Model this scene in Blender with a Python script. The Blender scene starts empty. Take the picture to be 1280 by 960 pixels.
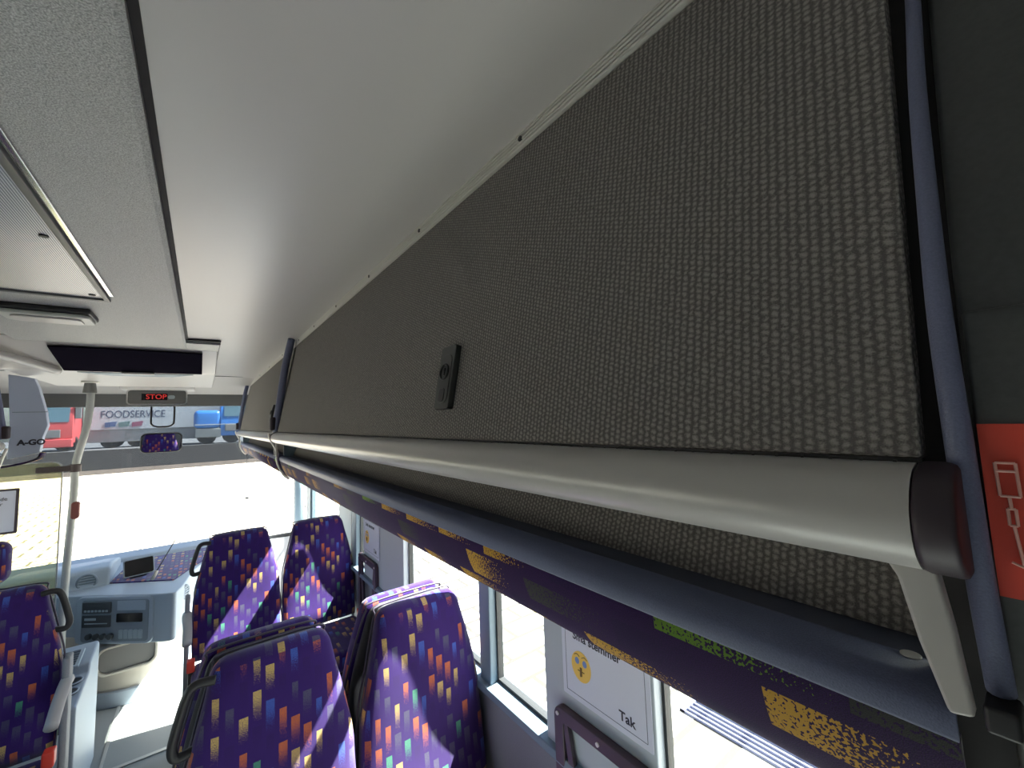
import bpy, bmesh, math, random
from mathutils import Vector, Matrix
PI = math.pi
S = bpy.context.scene
C = S.collection
random.seed(4)

# ------------------------------------------------------------------ camera, light, exposure
def cam_matrix(yaw, pitch, roll):
    y, p, r = map(math.radians, (yaw, pitch, roll))
    f = Vector((math.sin(y)*math.cos(p), math.cos(y)*math.cos(p), math.sin(p)))
    rt = Vector((math.cos(y), -math.sin(y), 0)); up = rt.cross(f)
    r2 = rt*math.cos(r) + up*math.sin(r); u2 = -rt*math.sin(r) + up*math.cos(r)
    return Matrix(((r2.x, u2.x, -f.x, 0), (r2.y, u2.y, -f.y, 0), (r2.z, u2.z, -f.z, 0), (0, 0, 0, 1)))
cd = bpy.data.cameras.new('camera'); cam = bpy.data.objects.new('camera', cd); C.objects.link(cam)
cd.sensor_width = 36; cd.lens = 510/1280*36; cd.clip_start = .004; cd.clip_end = 400
cam.matrix_world = cam_matrix(37.3, 4.75, -1.99)
S.camera = cam
S.view_settings.view_transform = 'Standard'; S.view_settings.look = 'None'
S.view_settings.gamma = 1; S.view_settings.use_curve_mapping = False
S.view_settings.exposure = 1.3

W = bpy.data.worlds.new('world'); S.world = W; W.use_nodes = True
wn = W.node_tree; bg = wn.nodes['Background']
sky = wn.nodes.new('ShaderNodeTexSky'); sky.sky_type = 'NISHITA'; sky.sun_disc = False
sky.sun_elevation = math.radians(46); sky.sun_rotation = math.radians(120); sky.dust_density = 2
wn.links.new(sky.outputs[0], bg.inputs[0]); bg.inputs[1].default_value = .27

SUN_DIR = Vector((-.45, .09, -.65))
sl = bpy.data.lights.new('sun', 'SUN'); sl.energy = 26; sl.angle = math.radians(.53); sl.color = (1, .955, .90)
so = bpy.data.objects.new('sun', sl); C.objects.link(so)
so.rotation_euler = SUN_DIR.to_track_quat('-Z', 'Y').to_euler()

# ------------------------------------------------------------------ node helper
class V:
    def __init__(s, nt, sock): s.nt, s.s = nt, sock
    def _op(s, op, *a, clamp=False):
        n = s.nt.nodes.new('ShaderNodeMath'); n.operation = op; n.use_clamp = clamp
        for i, x in enumerate((s,)+a):
            if isinstance(x, V): s.nt.links.new(x.s, n.inputs[i])
            else: n.inputs[i].default_value = x
        return V(s.nt, n.outputs[0])
    def __add__(s, o): return s._op('ADD', o)
    def __sub__(s, o): return s._op('SUBTRACT', o)
    def __mul__(s, o): return s._op('MULTIPLY', o)
    def __truediv__(s, o): return s._op('DIVIDE', o)
    def lt(s, o): return s._op('LESS_THAN', o)
    def gt(s, o): return s._op('GREATER_THAN', o)
    def fl(s): return s._op('FLOOR')
    def fr(s): return s._op('FRACT')
    def ab(s): return s._op('ABSOLUTE')
    def sin(s): return s._op('SINE')
    def mn(s, o): return s._op('MINIMUM', o)
    def mx(s, o): return s._op('MAXIMUM', o)

def newmat(name, base=(.5,.5,.5), rough=.5, metal=0, spec=.5, **kw):
    m = bpy.data.materials.new(name); m.use_nodes = True
    b = m.node_tree.nodes['Principled BSDF']
    b.inputs['Base Color'].default_value = (*base, 1); b.inputs['Roughness'].default_value = rough
    b.inputs['Metallic'].default_value = metal; b.inputs['Specular IOR Level'].default_value = spec
    for k, v in kw.items(): b.inputs[k].default_value = v
    return m
def N(nt, t): return nt.nodes.new(t)
def uvc(nt):
    u = N(nt, 'ShaderNodeUVMap'); s = N(nt, 'ShaderNodeSeparateXYZ'); nt.links.new(u.outputs[0], s.inputs[0])
    return u, V(nt, s.outputs[0]), V(nt, s.outputs[1])
def vec(nt, x, y, z=0):
    c = N(nt, 'ShaderNodeCombineXYZ')
    for i, a in enumerate((x, y, z)):
        if isinstance(a, V): nt.links.new(a.s, c.inputs[i])
        else: c.inputs[i].default_value = a
    return c.outputs[0]
def noise(nt, vs, scale, detail=2):
    n = N(nt, 'ShaderNodeTexNoise'); n.inputs['Scale'].default_value = scale; n.inputs['Detail'].default_value = detail
    if vs is not None: nt.links.new(vs, n.inputs['Vector'])
    return V(nt, n.outputs['Fac'])
def ramp(nt, v, stops, const=False):
    r = N(nt, 'ShaderNodeValToRGB'); e = r.color_ramp.elements
    if const: r.color_ramp.interpolation = 'CONSTANT'
    while len(e) < len(stops): e.new(1)
    for i, (p, c) in enumerate(stops): e[i].position = p; e[i].color = (*c, 1)
    nt.links.new(v.s, r.inputs[0]); return r.outputs[0]
def bump(nt, h, strength, dist):
    b = N(nt, 'ShaderNodeBump'); b.inputs['Strength'].default_value = strength; b.inputs['Distance'].default_value = dist
    nt.links.new(h.s, b.inputs['Height']); nt.links.new(b.outputs[0], nt.nodes['Principled BSDF'].inputs['Normal'])
def mixc(nt, f, a, b):
    m = N(nt, 'ShaderNodeMix'); m.data_type = 'RGBA'
    nt.links.new(f.s, m.inputs[0])
    for x, i in ((a, 6), (b, 7)):
        if isinstance(x, tuple): m.inputs[i].default_value = (*x, 1)
        else: nt.links.new(x, m.inputs[i])
    return m.outputs[2]
def setc(nt, c): nt.links.new(c, nt.nodes['Principled BSDF'].inputs['Base Color'])

def fabric(name, turned=False, cw=.031, rh=.085, big=False):
    m = newmat(name, (.06, .02, .2), .95, spec=.15); nt = m.node_tree
    nt.nodes['Principled BSDF'].inputs['Sheen Weight'].default_value = .25
    _, u, v = uvc(nt)
    if turned: u, v = v, u
    col = (u/cw).fl(); h1 = (col*.38).fr()
    vr = v/rh + h1
    row = vr.fl(); t = vr.fr(); t = (t*-1)+1.0              # 0 at the top of the cell
    uu = (u/cw).fr()
    wn_ = N(nt, 'ShaderNodeTexWhiteNoise'); wn_.noise_dimensions = '2D'; nt.links.new(vec(nt, col+3.3, row+7.1), wn_.inputs['Vector'])
    rnd = V(nt, wn_.outputs['Value'])
    sp = N(nt, 'ShaderNodeSeparateColor'); nt.links.new(wn_.outputs['Color'], sp.inputs[0])
    r2 = V(nt, sp.outputs[1]); r3 = V(nt, sp.outputs[2])
    cols = ramp(nt, rnd, [(0, (.52, .36, .13)), (.16, (.50, .13, .05)), (.38, (.075, .07, .13)), (.66, (.05, .10, .40)), (.76, (.07, .27, .17)), (.83, (.030, .010, .10))] if not big else
               [(0, (.60, .33, .05)), (.24, (.045, .045, .045)), (.48, (.14, .25, .03)), (.60, (.60, .33, .05)), (.72, (.022, .008, .06))], True)
    wid = r2*.12 + (.24 if not big else .34)
    inx = ((uu-.5).ab()).lt(wid)
    ln = r3*.25 + .52
    speck = noise(nt, vec(nt, u, v), 620 if not big else 420, 1)
    tt = t/ln
    dis = ((tt-.30)*.30).mx(0) + .40                        # threshold rises towards the lower end
    iny = speck.gt(dis) * t.lt(ln*1.35) * t.gt(.04)
    mask = inx*iny
    wv = noise(nt, vec(nt, u, v), 1400, 0)
    base = ramp(nt, wv, [(.3, (.022, .007, .080)), (.7, (.043, .014, .155))] if not big else [(.3, (.017, .005, .042)), (.7, (.040, .011, .092))])
    setc(nt, mixc(nt, mask, base, cols))
    bump(nt, wv, .25, .001)
    return m
def carpet(name, a=(.128, .120, .117), b=(.345, .322, .302)):
    m = newmat(name, a, .95, spec=.15); nt = m.node_tree
    _, u, v = uvc(nt)
    wob = noise(nt, vec(nt, u, v), 170, 3)
    uu = u/.0062 + wob*.9
    par = ((uu.fl())*.5).fr()
    vv = v/.0050 + par + wob*1.2
    ax = ((uu.fr()-.5).ab())*-2+1.0; ay = ((vv.fr()-.5).ab())*-2+1.0
    fine = noise(nt, vec(nt, u, v), 1100, 2)
    h = (ax*1.35).mn(1)*((ay*1.25).mn(1)*.65+.2) + (fine-.5)*1.1
    setc(nt, ramp(nt, h, [(.12, a), (.85, b)]))
    bump(nt, h, .6, .0012)
    return m
def grain(name, base, rough, scale=500, st=.4, dist=.0008, var=.12, **kw):
    m = newmat(name, base, rough, **kw); nt = m.node_tree
    tc = N(nt, 'ShaderNodeTexCoord'); n = noise(nt, tc.outputs['Object'], scale, 2)
    k = 1-var
    setc(nt, ramp(nt, n, [(.3, tuple(c*k for c in base)), (.7, tuple(min(1, c*(1+var)) for c in base))]))
    bump(nt, n, st, dist); return m
def clear(name, tint, refl=.06, rough=0.0, haze=0, hazecol=(.8,.85,.9)):
    m = bpy.data.materials.new(name); m.use_nodes = True; nt = m.node_tree
    nt.nodes.remove(nt.nodes['Principled BSDF']); out = nt.nodes['Material Output']
    tr = N(nt, 'ShaderNodeBsdfTransparent'); tr.inputs[0].default_value = (*tint, 1)
    gl = N(nt, 'ShaderNodeBsdfGlossy'); gl.inputs['Roughness'].default_value = rough
    lw = N(nt, 'ShaderNodeLayerWeight'); lw.inputs[0].default_value = .5
    fz = V(nt, lw.outputs['Facing'])._op('POWER', 5.0)*.8 + .025
    mx = N(nt, 'ShaderNodeMixShader'); nt.links.new(fz.s, mx.inputs[0])
    a = tr.outputs[0]
    if haze:
        df = N(nt, 'ShaderNodeBsdfTranslucent'); df.inputs[0].default_value = (*hazecol, 1)
        d2 = N(nt, 'ShaderNodeBsdfDiffuse'); d2.inputs[0].default_value = (*hazecol, 1)
        ad = N(nt, 'ShaderNodeMixShader'); ad.inputs[0].default_value = .5
        nt.links.new(df.outputs[0], ad.inputs[1]); nt.links.new(d2.outputs[0], ad.inputs[2])
        m0 = N(nt, 'ShaderNodeMixShader'); m0.inputs[0].default_value = haze
        nt.links.new(a, m0.inputs[1]); nt.links.new(ad.outputs[0], m0.inputs[2]); a = m0.outputs[0]
    nt.links.new(a, mx.inputs[1]); nt.links.new(gl.outputs[0], mx.inputs[2]); nt.links.new(mx.outputs[0], out.inputs[0])
    return m

M = dict(
    fabric=fabric('purple_moquette'), fabric_t=fabric('purple_moquette_turned', True, .040, .135, True),
    carpet=carpet('ribbed_grey_carpet'),
    ceil_smooth=newmat('satin_grey_panel', (.60, .57, .555), .32, spec=.5),
    ceil_tex=grain('grained_grey_plastic', (.44, .44, .43), .42, 480, .9, .0012, .42),
    bluegrey=grain('blue_grey_powder_coat', (.135, .15, .245), .5, 900, .5, .0005, .10),
    panelblue=grain('pale_blue_end_panel', (.50, .56, .72), .5, 900, .3, .0005, .06),
    shelf=newmat('dark_blue_grey_shelf', (.062, .068, .10), .55),
    alu=newmat('ribbed_aluminium', (.74, .72, .67), .4, metal=.2),
    rail=newmat('satin_rail_grey', (.43, .415, .40), .30, spec=.6),
    black=newmat('black_plastic', (.016, .016, .018), .45),
    black2=newmat('black_rubber', (.012, .010, .012), .7),
    endcap=newmat('dark_plum_plastic', (.028, .018, .026), .5),
    darkgrey=grain('dark_grey_moulding', (.058, .062, .062), .5, 260, .25, .0008, .08),
    latch=newmat('latch_grey_plastic', (.045, .048, .046), .4),
    latchdk=newmat('latch_dark', (.01, .011, .011), .35),
    red=newmat('red_label', (.62, .06, .035), .4), redp=newmat('red_plastic', (.65, .05, .03), .4),
    pict=newmat('label_print_pink', (.75, .40, .34), .5),
    lightwall=newmat('pale_grey_pillar', (.50, .55, .60), .5),
    wallgrey=grain('grey_side_lining', (.24, .25, .27), .6, 300, .3, .0006, .08),
    bluewin=newmat('blue_grey_window_frame', (.18, .25, .31), .45),
    gasket=newmat('window_gasket', (.02, .022, .025), .6),
    floor=grain('grey_vinyl_floor', (.29, .31, .31), .45, 260, .2, .0006, .08),
    floor_trim=newmat('floor_strip', (.55, .56, .55), .35, metal=.4),
    dash=grain('blue_grey_dash', (.35, .41, .48), .5, 700, .4, .0006, .08),
    dashface=newmat('dash_panel_dark', (.21, .25, .29), .45),
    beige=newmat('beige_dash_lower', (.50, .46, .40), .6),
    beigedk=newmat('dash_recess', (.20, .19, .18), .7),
    face=newmat('matt_black_face', (.012, .010, .017), .95, spec=0),
    stopbtn=newmat('brownish_red_button', (.26, .08, .07), .4),
    screen=newmat('black_display', (.012, .012, .014), .15),
    btn=newmat('button_grey', (.055, .065, .075), .4),
    btnlight=newmat('button_marks', (.35, .42, .47), .4),
    poleg=newmat('grey_pole', (.42, .43, .42), .3, spec=.7),
    polecap=newmat('pole_socket', (.16, .16, .15), .4),
    brown=newmat('brown_clamp', (.07, .05, .05), .5),
    shell=newmat('seat_back_shell', (.05, .05, .06), .5),
    piping=newmat('grey_piping', (.07, .06, .09), .5),
    armrest=newmat('armrest_grey', (.40, .40, .40), .45),
    paper=newmat('white_paper', (.72, .74, .86), .6), ink=newmat('black_ink', (.03, .03, .05), .6),
    frameline=newmat('paper_frame_line', (.08, .10, .16), .6),
    emoji=newmat('yellow_face', (.95, .62, .12), .5), emojiblue=newmat('blue_eye', (.2, .3, .6), .5), emojidk=newmat('brown_line', (.20, .10, .03), .6),
    white=newmat('white_plastic', (.75, .75, .73), .4), chrome=newmat('chrome', (.75, .75, .74), .15, metal=1),
    mirror=newmat('mirror_glass', (.9, .9, .92), .02, metal=1),
    plum=newmat('plum_black_bracket', (.060, .042, .058), .42),
    hatchfr=newmat('hatch_frame', (.13, .13, .13), .4),
    lens=newmat('lamp_lens', (.55, .56, .52), .3), visor=newmat('display_housing', (.13, .13, .13), .4),
    amber=newmat('amber_strip', (.70, .55, .32), .4),
    retain=grain('dark_grey_yard_wall', (.050, .045, .043), .8, 3, .2, .01, .15),
    tyre=newmat('tyre', (.01, .01, .01), .8), asphalt=grain('yard_asphalt', (.12, .12, .12), .9, 5, .3, .01, .2),
    tred=newmat('truck_red', (.55, .08, .08), .4), tblue=newmat('truck_blue', (.03, .17, .50), .4),
    twhite=newmat('trailer_white', (.40, .43, .45), .5), tskirt=newmat('trailer_skirt', (.26, .28, .28), .6),
    tglass=newmat('truck_glass', (.08, .14, .17), .1), tgrey=newmat('truck_bumper', (.17, .17, .17), .6),
    tnavy=newmat('trailer_letter_blue', (.045, .06, .11), .5), tgreen=newmat('badge_green', (.09, .16, .16), .5), tpink=newmat('badge_red', (.22, .07, .12), .5), tbadge=newmat('badge_blue', (.05, .09, .20), .5),
)
M['glass'] = clear('side_window_glass', (.87, .90, .88))
M['wglass'] = clear('windscreen_glass', (.97, .97, .94))
M['tint'] = clear('tinted_windscreen_strip', (.42, .45, .47), haze=.03)
M['yglass'] = clear('yellowish_partition_glass', (.80, .80, .64), haze=.05, hazecol=(.9, .9, .7))
led = bpy.data.materials.new('red_led'); led.use_nodes = True
b = led.node_tree.nodes['Principled BSDF']; b.inputs['Base Color'].default_value = (.5, .02, .02, 1)
b.inputs['Emission Color'].default_value = (1, .05, .04, 1); b.inputs['Emission Strength'].default_value = .12; M['led'] = led
# ribbed hatch
m = newmat('ribbed_hatch_sheet', (.50, .53, .56), .16, spec=.9); nt = m.node_tree
_, u, v = uvc(nt); h = (u*(2*PI/.0042)).sin()*.5+.5
setc(nt, ramp(nt, h, [(0, (.22, .24, .27)), (1, (.62, .65, .68))])); bump(nt, h, .25, .002); M['hatch'] = m
# paving
m = newmat('pale_block_paving', (.6, .58, .52), .85); nt = m.node_tree
br = N(nt, 'ShaderNodeTexBrick'); tc = N(nt, 'ShaderNodeTexCoord'); nt.links.new(tc.outputs['Object'], br.inputs['Vector'])
br.inputs['Color1'].default_value = (.33, .31, .27, 1); br.inputs['Color2'].default_value = (.27, .26, .23, 1); br.inputs['Mortar'].default_value = (.05, .046, .04, 1)
br.inputs['Scale'].default_value = 1; br.inputs['Brick Width'].default_value = .6; br.inputs['Row Height'].default_value = .3; br.inputs['Mortar Size'].default_value = .026
setc(nt, br.outputs['Color']); M['paving'] = m

# ------------------------------------------------------------------ object helpers
def tag(o, label=None, cat=None, group=None, kind=None):
    if label: o['label'] = label
    if cat: o['category'] = cat
    if group: o['group'] = group
    if kind: o['kind'] = kind
    return o
def empty(name, loc=(0,0,0), rz=0, **kw):
    o = bpy.data.objects.new(name, None); C.objects.link(o); o.location = loc; o.rotation_euler = (0, 0, rz); o.empty_display_size = .05
    return tag(o, **kw)
def obj(name, bm, mat, parent=None, smooth=False, bevel=0, seg=2, **kw):
    bmesh.ops.recalc_face_normals(bm, faces=bm.faces)
    uv = bm.loops.layers.uv.new('UVMap')
    for f in bm.faces:
        n = f.normal; a = [abs(n.x), abs(n.y), abs(n.z)]; k = a.index(max(a))
        for l in f.loops:
            c = l.vert.co
            l[uv].uv = (c.y, c.z) if k == 0 else (c.x, c.z) if k == 1 else (c.x, c.y)
    me = bpy.data.meshes.new(name); bm.to_mesh(me); bm.free()
    me.materials.append(M[mat] if isinstance(mat, str) else mat)
    o = bpy.data.objects.new(name, me); C.objects.link(o)
    if parent: o.parent = parent
    if smooth:
        for p in me.polygons: p.use_smooth = True
    if bevel:
        b = o.modifiers.new('b', 'BEVEL'); b.width = bevel; b.segments = seg; b.limit_method = 'ANGLE'; b.angle_limit = math.radians(40)
        for p in me.polygons: p.use_smooth = True
        w = o.modifiers.new('w', 'WEIGHTED_NORMAL')
    return tag(o, **kw)
def box(x0, x1, y0, y1, z0, z1, bm=None, mat=None):
    bm = bm or bmesh.new()
    r = bmesh.ops.create_cube(bm, size=1)['verts']
    T = Matrix.Translation(((x0+x1)/2, (y0+y1)/2, (z0+z1)/2)) @ Matrix.Diagonal((abs(x1-x0), abs(y1-y0), abs(z1-z0), 1))
    if mat is not None: T = mat @ T
    bmesh.ops.transform(bm, matrix=T, verts=r); return bm
def prism(pts, a0, a1, axis='y', bm=None):
    """extrude a closed 2D outline. axis y: pts (x,z); axis x: pts (y,z); axis z: pts (x,y)"""
    bm = bm or bmesh.new()
    def P(p, a): return {'y': (p[0], a, p[1]), 'x': (a, p[0], p[1]), 'z': (p[0], p[1], a)}[axis]
    A = [bm.verts.new(P(p, a0)) for p in pts]; B = [bm.verts.new(P(p, a1)) for p in pts]
    bm.faces.new(A); bm.faces.new(B[::-1]); n = len(pts)
    for i in range(n): bm.faces.new((A[i], B[i], B[(i+1) % n], A[(i+1) % n]))
    return bm
def thick(line, t, a0, a1, axis='y', side=1, bm=None):
    """open polyline thickened to one side and extruded"""
    out = []
    for i, p in enumerate(line):
        a = line[max(i-1, 0)]; b = line[min(i+1, len(line)-1)]
        d = Vector((b[0]-a[0], b[1]-a[1])).normalized(); n = Vector((d.y, -d.x))*side*t
        out.append((p[0]+n.x, p[1]+n.y))
    return prism(list(line)+out[::-1], a0, a1, axis, bm)
def smoothline(pts, n=6):
    P = [Vector(p) for p in pts]; out = []
    for i in range(len(P)-1):
        p0, p1, p2, p3 = P[max(i-1, 0)], P[i], P[i+1], P[min(i+2, len(P)-1)]
        for k in range(n):
            t = k/n; out.append(.5*((2*p1)+(p2-p0)*t+(2*p0-5*p1+4*p2-p3)*t*t+(-p0+3*p1-3*p2+p3)*t**3))
    out.append(P[-1]); return out
def tube(pts, r, n=12, bm=None, smooth=6, flat=1.0):
    bm = bm or bmesh.new()
    P = smoothline([Vector(p) for p in pts], smooth) if smooth and len(pts) > 2 else [Vector(p) for p in pts]
    d = (P[1]-P[0]).normalized(); up = Vector((0, 0, 1)) if abs(d.z) < .9 else Vector((1, 0, 0)); side = d.cross(up).normalized()
    rings = []
    for i, p in enumerate(P):
        t = (P[min(i+1, len(P)-1)]-P[max(i-1, 0)]).normalized()
        side = (side - t*side.dot(t)).normalized(); u2 = side.cross(t)
        rr = r[i] if isinstance(r, list) else r
        rings.append([bm.verts.new(p+side*math.cos(2*PI*k/n)*rr+u2*math.sin(2*PI*k/n)*rr*flat) for k in range(n)])
    for a, b in zip(rings, rings[1:]):
        for k in range(n): bm.faces.new((a[k], a[(k+1) % n], b[(k+1) % n], b[k]))
    bm.faces.new(rings[0][::-1]); bm.faces.new(rings[-1]); return bm
def cyl(c, r, h, axis='z', n=24, bm=None, r2=None):
    bm = bm or bmesh.new()
    v = bmesh.ops.create_cone(bm, cap_ends=True, segments=n, radius1=r, radius2=r if r2 is None else r2, depth=h)['verts']
    R = {'z': Matrix(), 'x': Matrix.Rotation(PI/2, 4, 'Y'), 'y': Matrix.Rotation(-PI/2, 4, 'X')}[axis]
    bmesh.ops.transform(bm, matrix=Matrix.Translation(c) @ R, verts=v); return bm
def disc_ring(c, R0, r0, axis='y', n=32, bm=None):
    """torus"""
    bm = bm or bmesh.new(); rings = []
    for i in range(n):
        a = 2*PI*i/n; ring = []
        for k in range(8):
            b = 2*PI*k/8; rr = R0+r0*math.cos(b); w = r0*math.sin(b)
            p = {'y': (rr*math.cos(a), w, rr*math.sin(a)), 'z': (rr*math.cos(a), rr*math.sin(a), w), 'x': (w, rr*math.cos(a), rr*math.sin(a))}[axis]
            ring.append(bm.verts.new(Vector(p)+Vector(c)))
        rings.append(ring)
    for i in range(n):
        a, b = rings[i], rings[(i+1) % n]
        for k in range(8): bm.faces.new((a[k], a[(k+1) % 8], b[(k+1) % 8], b[k]))
    return bm
def rrect(w, h, r, n=5, cx=0, cy=0):
    out = []
    for sx, sy, a0 in ((1, 1, 0), (-1, 1, 90), (-1, -1, 180), (1, -1, 270)):
        for k in range(n+1):
            a = math.radians(a0+90*k/n); out.append((cx+sx*(w/2-r)+r*math.cos(a), cy+sy*(h/2-r)+r*math.sin(a)))
    return out
def ringprism(outer, inner, a0, a1, axis, bm=None):
    """frame: outer and inner loops with equal counts"""
    bm = bm or bmesh.new()
    def P(p, a): return {'y': (p[0], a, p[1]), 'x': (a, p[0], p[1]), 'z': (p[0], p[1], a)}[axis]
    L = [[bm.verts.new(P(p, a)) for p in q] for q, a in ((outer, a0), (outer, a1), (inner, a1), (inner, a0))]
    n = len(outer)
    for i in range(n):
        j = (i+1) % n
        for q in range(4):
            A, B = L[q], L[(q+1) % 4]; bm.faces.new((A[i], A[j], B[j], B[i]))
    return bm
def text(name, body, size, loc, rot, mat, parent=None, ext=.0003, **kw):
    cu = bpy.data.curves.new(name, 'FONT'); cu.body = body; cu.size = size; cu.extrude = ext; cu.align_x = 'CENTER'; cu.align_y = 'CENTER'
    if 'offset' in kw: cu.offset = kw['offset']
    tmp = bpy.data.objects.new(name, cu); C.objects.link(tmp)
    me = bpy.data.meshes.new_from_object(tmp.evaluated_get(bpy.context.evaluated_depsgraph_get()))
    bpy.data.objects.remove(tmp); me.materials.clear(); me.materials.append(M[mat])
    if 'sx' in kw: me.transform(Matrix.Diagonal((kw['sx'], 1, 1, 1)))
    o = bpy.data.objects.new(name, me); C.objects.link(o)
    o.location = loc; o.rotation_euler = rot
    if parent: o.parent = parent
    return o
def struct(name, bm, mat, parent=None, label=None, **kw):
    o = obj(name, bm, mat, parent, **kw)
    if not parent: o['kind'] = 'structure'
    if label: o['label'] = label
    return o
def copy_tree(o, parent=None):
    c = o.copy(); C.objects.link(c); c.parent = parent
    for ch in [x for x in o.children]: copy_tree(ch, c)
    return c

# ------------------------------------------------------------------ the setting
XR, XL, ZF, ZC, YB, YF = .87, -1.40, -1.90, .46, -4.0, 5.15
GZ = -2.30
struct('floor', box(XL, XR, YB, YF, ZF-.05, ZF), 'floor')
struct('floor_podium_right', box(-.04, XR, YB, 3.33, ZF, -1.72), 'floor', bevel=.006)
struct('floor_podium_left', box(XL, -.44, YB, 2.85, ZF, -1.72), 'floor', bevel=.006)
struct('floor_strip', box(-.42, -.405, YB, 4.1, ZF, ZF+.006), 'floor_trim')
struct('floor_strip_across', box(-.44, -.04, 3.36, 3.385, ZF, ZF+.006), 'floor_trim')
# ceiling: smooth side panels, grained centre panel hanging slightly lower
prof = smoothline([(-.066, ZC), (.10, ZC+.002), (.24, ZC), (.33, ZC-.006), (.378, ZC-.014), (.392, ZC-.018)], 5)
struct('ceiling', thick([tuple(p) for p in prof], .012, YB, 4.45, 'y', -1), 'ceil_smooth', smooth=False)
struct('ceiling_left', box(XL, -.66, YB, 4.45, ZC, ZC+.012), 'ceil_smooth')
struct('roof', box(XL-.05, XR+.05, YB, YF+.1, ZC+.03, ZC+.08), 'lightwall')
cp = prism([(-.70, ZC-.004), (-.70, ZC-.016), (-.694, ZC-.020), (-.084, ZC-.020), (-.074, ZC-.016), (-.074, ZC+.004), (-.70, ZC+.004)], YB, 2.86)
struct('ceiling_centre_panel', cp, 'ceil_tex')
struct('ceiling_groove_shade', box(-.0745, -.064, YB, 2.86, ZC-.004, ZC+.02), 'black2')  # black strip standing in for the shade along the dropped panel's side
# sloping front fascia over the windscreen
struct('ceiling_front', thick([(4.45, ZC), (4.80, ZC-.035), (5.10, ZC-.10), (5.16, ZC-.13)], .015, XL, XR, 'x', -1), 'ceil_smooth', bevel=.002)
struct('ceiling_front_seam', box(XL, XR-.48, 4.44, 4.452, ZC-.003, ZC+.01), 'black')
struct('ceiling_cross', box(-.70, -.05, 2.86, 4.45, ZC, ZC+.012), 'ceil_smooth')
# side walls
struct('wall_right', box(XR, XR+.05, YB, 3.35, ZF, -.965), 'wallgrey')
struct('wall_right_upper', box(XR, XR+.05, YB, YF, .05, ZC+.03), 'wallgrey')
struct('trim_sill_right', prism([(XR-.035, -.99), (XR-.03, -.968), (XR+.05, -.955), (XR+.05, -.99)], YB, 3.0), 'bluewin', bevel=.003)
struct('wall_left', box(XL-.05, XL, YB, YF, ZF, -.92), 'wallgrey')
struct('wall_left_upper', box(XL-.05, XL, YB, YF, -.12, ZC+.03), 'wallgrey')
struct('wall_left_rear_light_block', box(XL-.05, XL, YB, .9, -.92, -.12), 'wallgrey')  # unseen side windows closed to solid wall to darken the near ceiling
struct('wall_right_rear_light_block', box(XR, XR+.05, YB, -1.5, -.965, .05), 'wallgrey')  # solid in place of an unseen rear window, cuts light from behind
struct('wall_rear', box(XL, XR, YB-.05, YB, ZF, ZC+.03), 'wallgrey')
def pillar(n, y0, y1, mat, x0=XR-.012, x1=XR+.05, z0=-.985, z1=.05):
    struct('pillar_%d' % n, box(x0, x1, y0, y1, z0, z1), mat, bevel=.004)
pillar(1, .62, 1.01, 'lightwall'); pillar(2, 1.315, 1.385, 'bluewin'); pillar(3, 2.12, 2.77, 'lightwall')
pillar(4, 2.945, 3.05, 'bluewin'); pillar(5, 3.05, 3.38, 'lightwall', z0=ZF); pillar(6, 4.42, 4.60, 'bluewin', z0=ZF)
pillar(7, -1.5, -1.2, 'lightwall')
def pane(n, y0, y1, z0=-.96, z1=.05, x=XR+.03, mat='glass'):
    f = struct('window_%d' % n, ringprism([(y0, z0), (y1, z0), (y1, z1), (y0, z1)], [(y0+.008, z0+.010), (y1-.008, z0+.010), (y1-.008, z1-.008), (y0+.008, z1-.008)], x-.012, x+.012, 'x'), 'gasket')
    obj('pane', box(x-.002, x+.002, y0+.006, y1-.006, z0+.006, z1-.006), mat, f)
pane(1, 1.01, 1.315); pane(2, 1.385, 2.12); pane(3, 2.77, 2.945); pane(4, -1.2, .62)
pane(6, 4.60, YF, z0=-1.1)
d = struct('door_1', ringprism([(3.38, ZF+.02), (4.42, ZF+.02), (4.42, .05), (3.38, .05)], [(3.42, ZF+.1), (4.38, ZF+.1), (4.38, .01), (3.42, .01)], XR, XR+.03, 'x'), 'bluewin')
obj('pane', box(XR+.012, XR+.016, 3.42, 4.38, ZF+.1, .01), 'glass', d)
for i, (a, b_) in enumerate(((.9, 2.1), (2.3, 3.3), (3.5, 4.8))):
    pane(7+i, a, b_, x=XL-.03, z0=-.92, z1=-.12)
    struct('pillar_left_%d' % i, box(XL-.05, XL, b_, b_+.2, -.92, -.12), 'lightwall')
for i, (a, b_, z0, z1) in enumerate(((1.01, 1.31, -.15, -.07), (2.77, 2.93, -.41, -.26))):
    struct('trim_shade_bar_%d' % i, box(XR+.0, XR+.045, a, b_, z0, z1), 'bluewin')  # unseen bars added behind the rack to cast shade strips on the seats
# front: windscreen, tinted strip above, wall below
struct('wall_front', box(XL, XR, YF-.02, YF+.04, ZF, -1.20), 'wallgrey')
struct('trim_header', box(XL, XR, YF-.015, YF+.03, .225, .345), 'visor', bevel=.004)
w = struct('window_13', ringprism([(XL, -1.2), (XR, -1.2), (XR, .24), (XL, .24)], [(XL+.03, -1.17), (XR-.03, -1.17), (XR-.03, .225), (XL+.03, .225)], YF, YF+.03, 'y'), 'gasket')
obj('pane', box(XL+.03, XR-.03, YF+.012, YF+.017, -1.17, -.335), 'wglass', w)
obj('tinted_strip', box(XL+.03, XR-.03, YF+.012, YF+.017, -.335, .225), 'tint', w)
struct('pillar_front', tube([(XR+.02, YF, -1.9), (XR+.02, YF, .3)], .05), 'bluewin', smooth=True)

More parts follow.
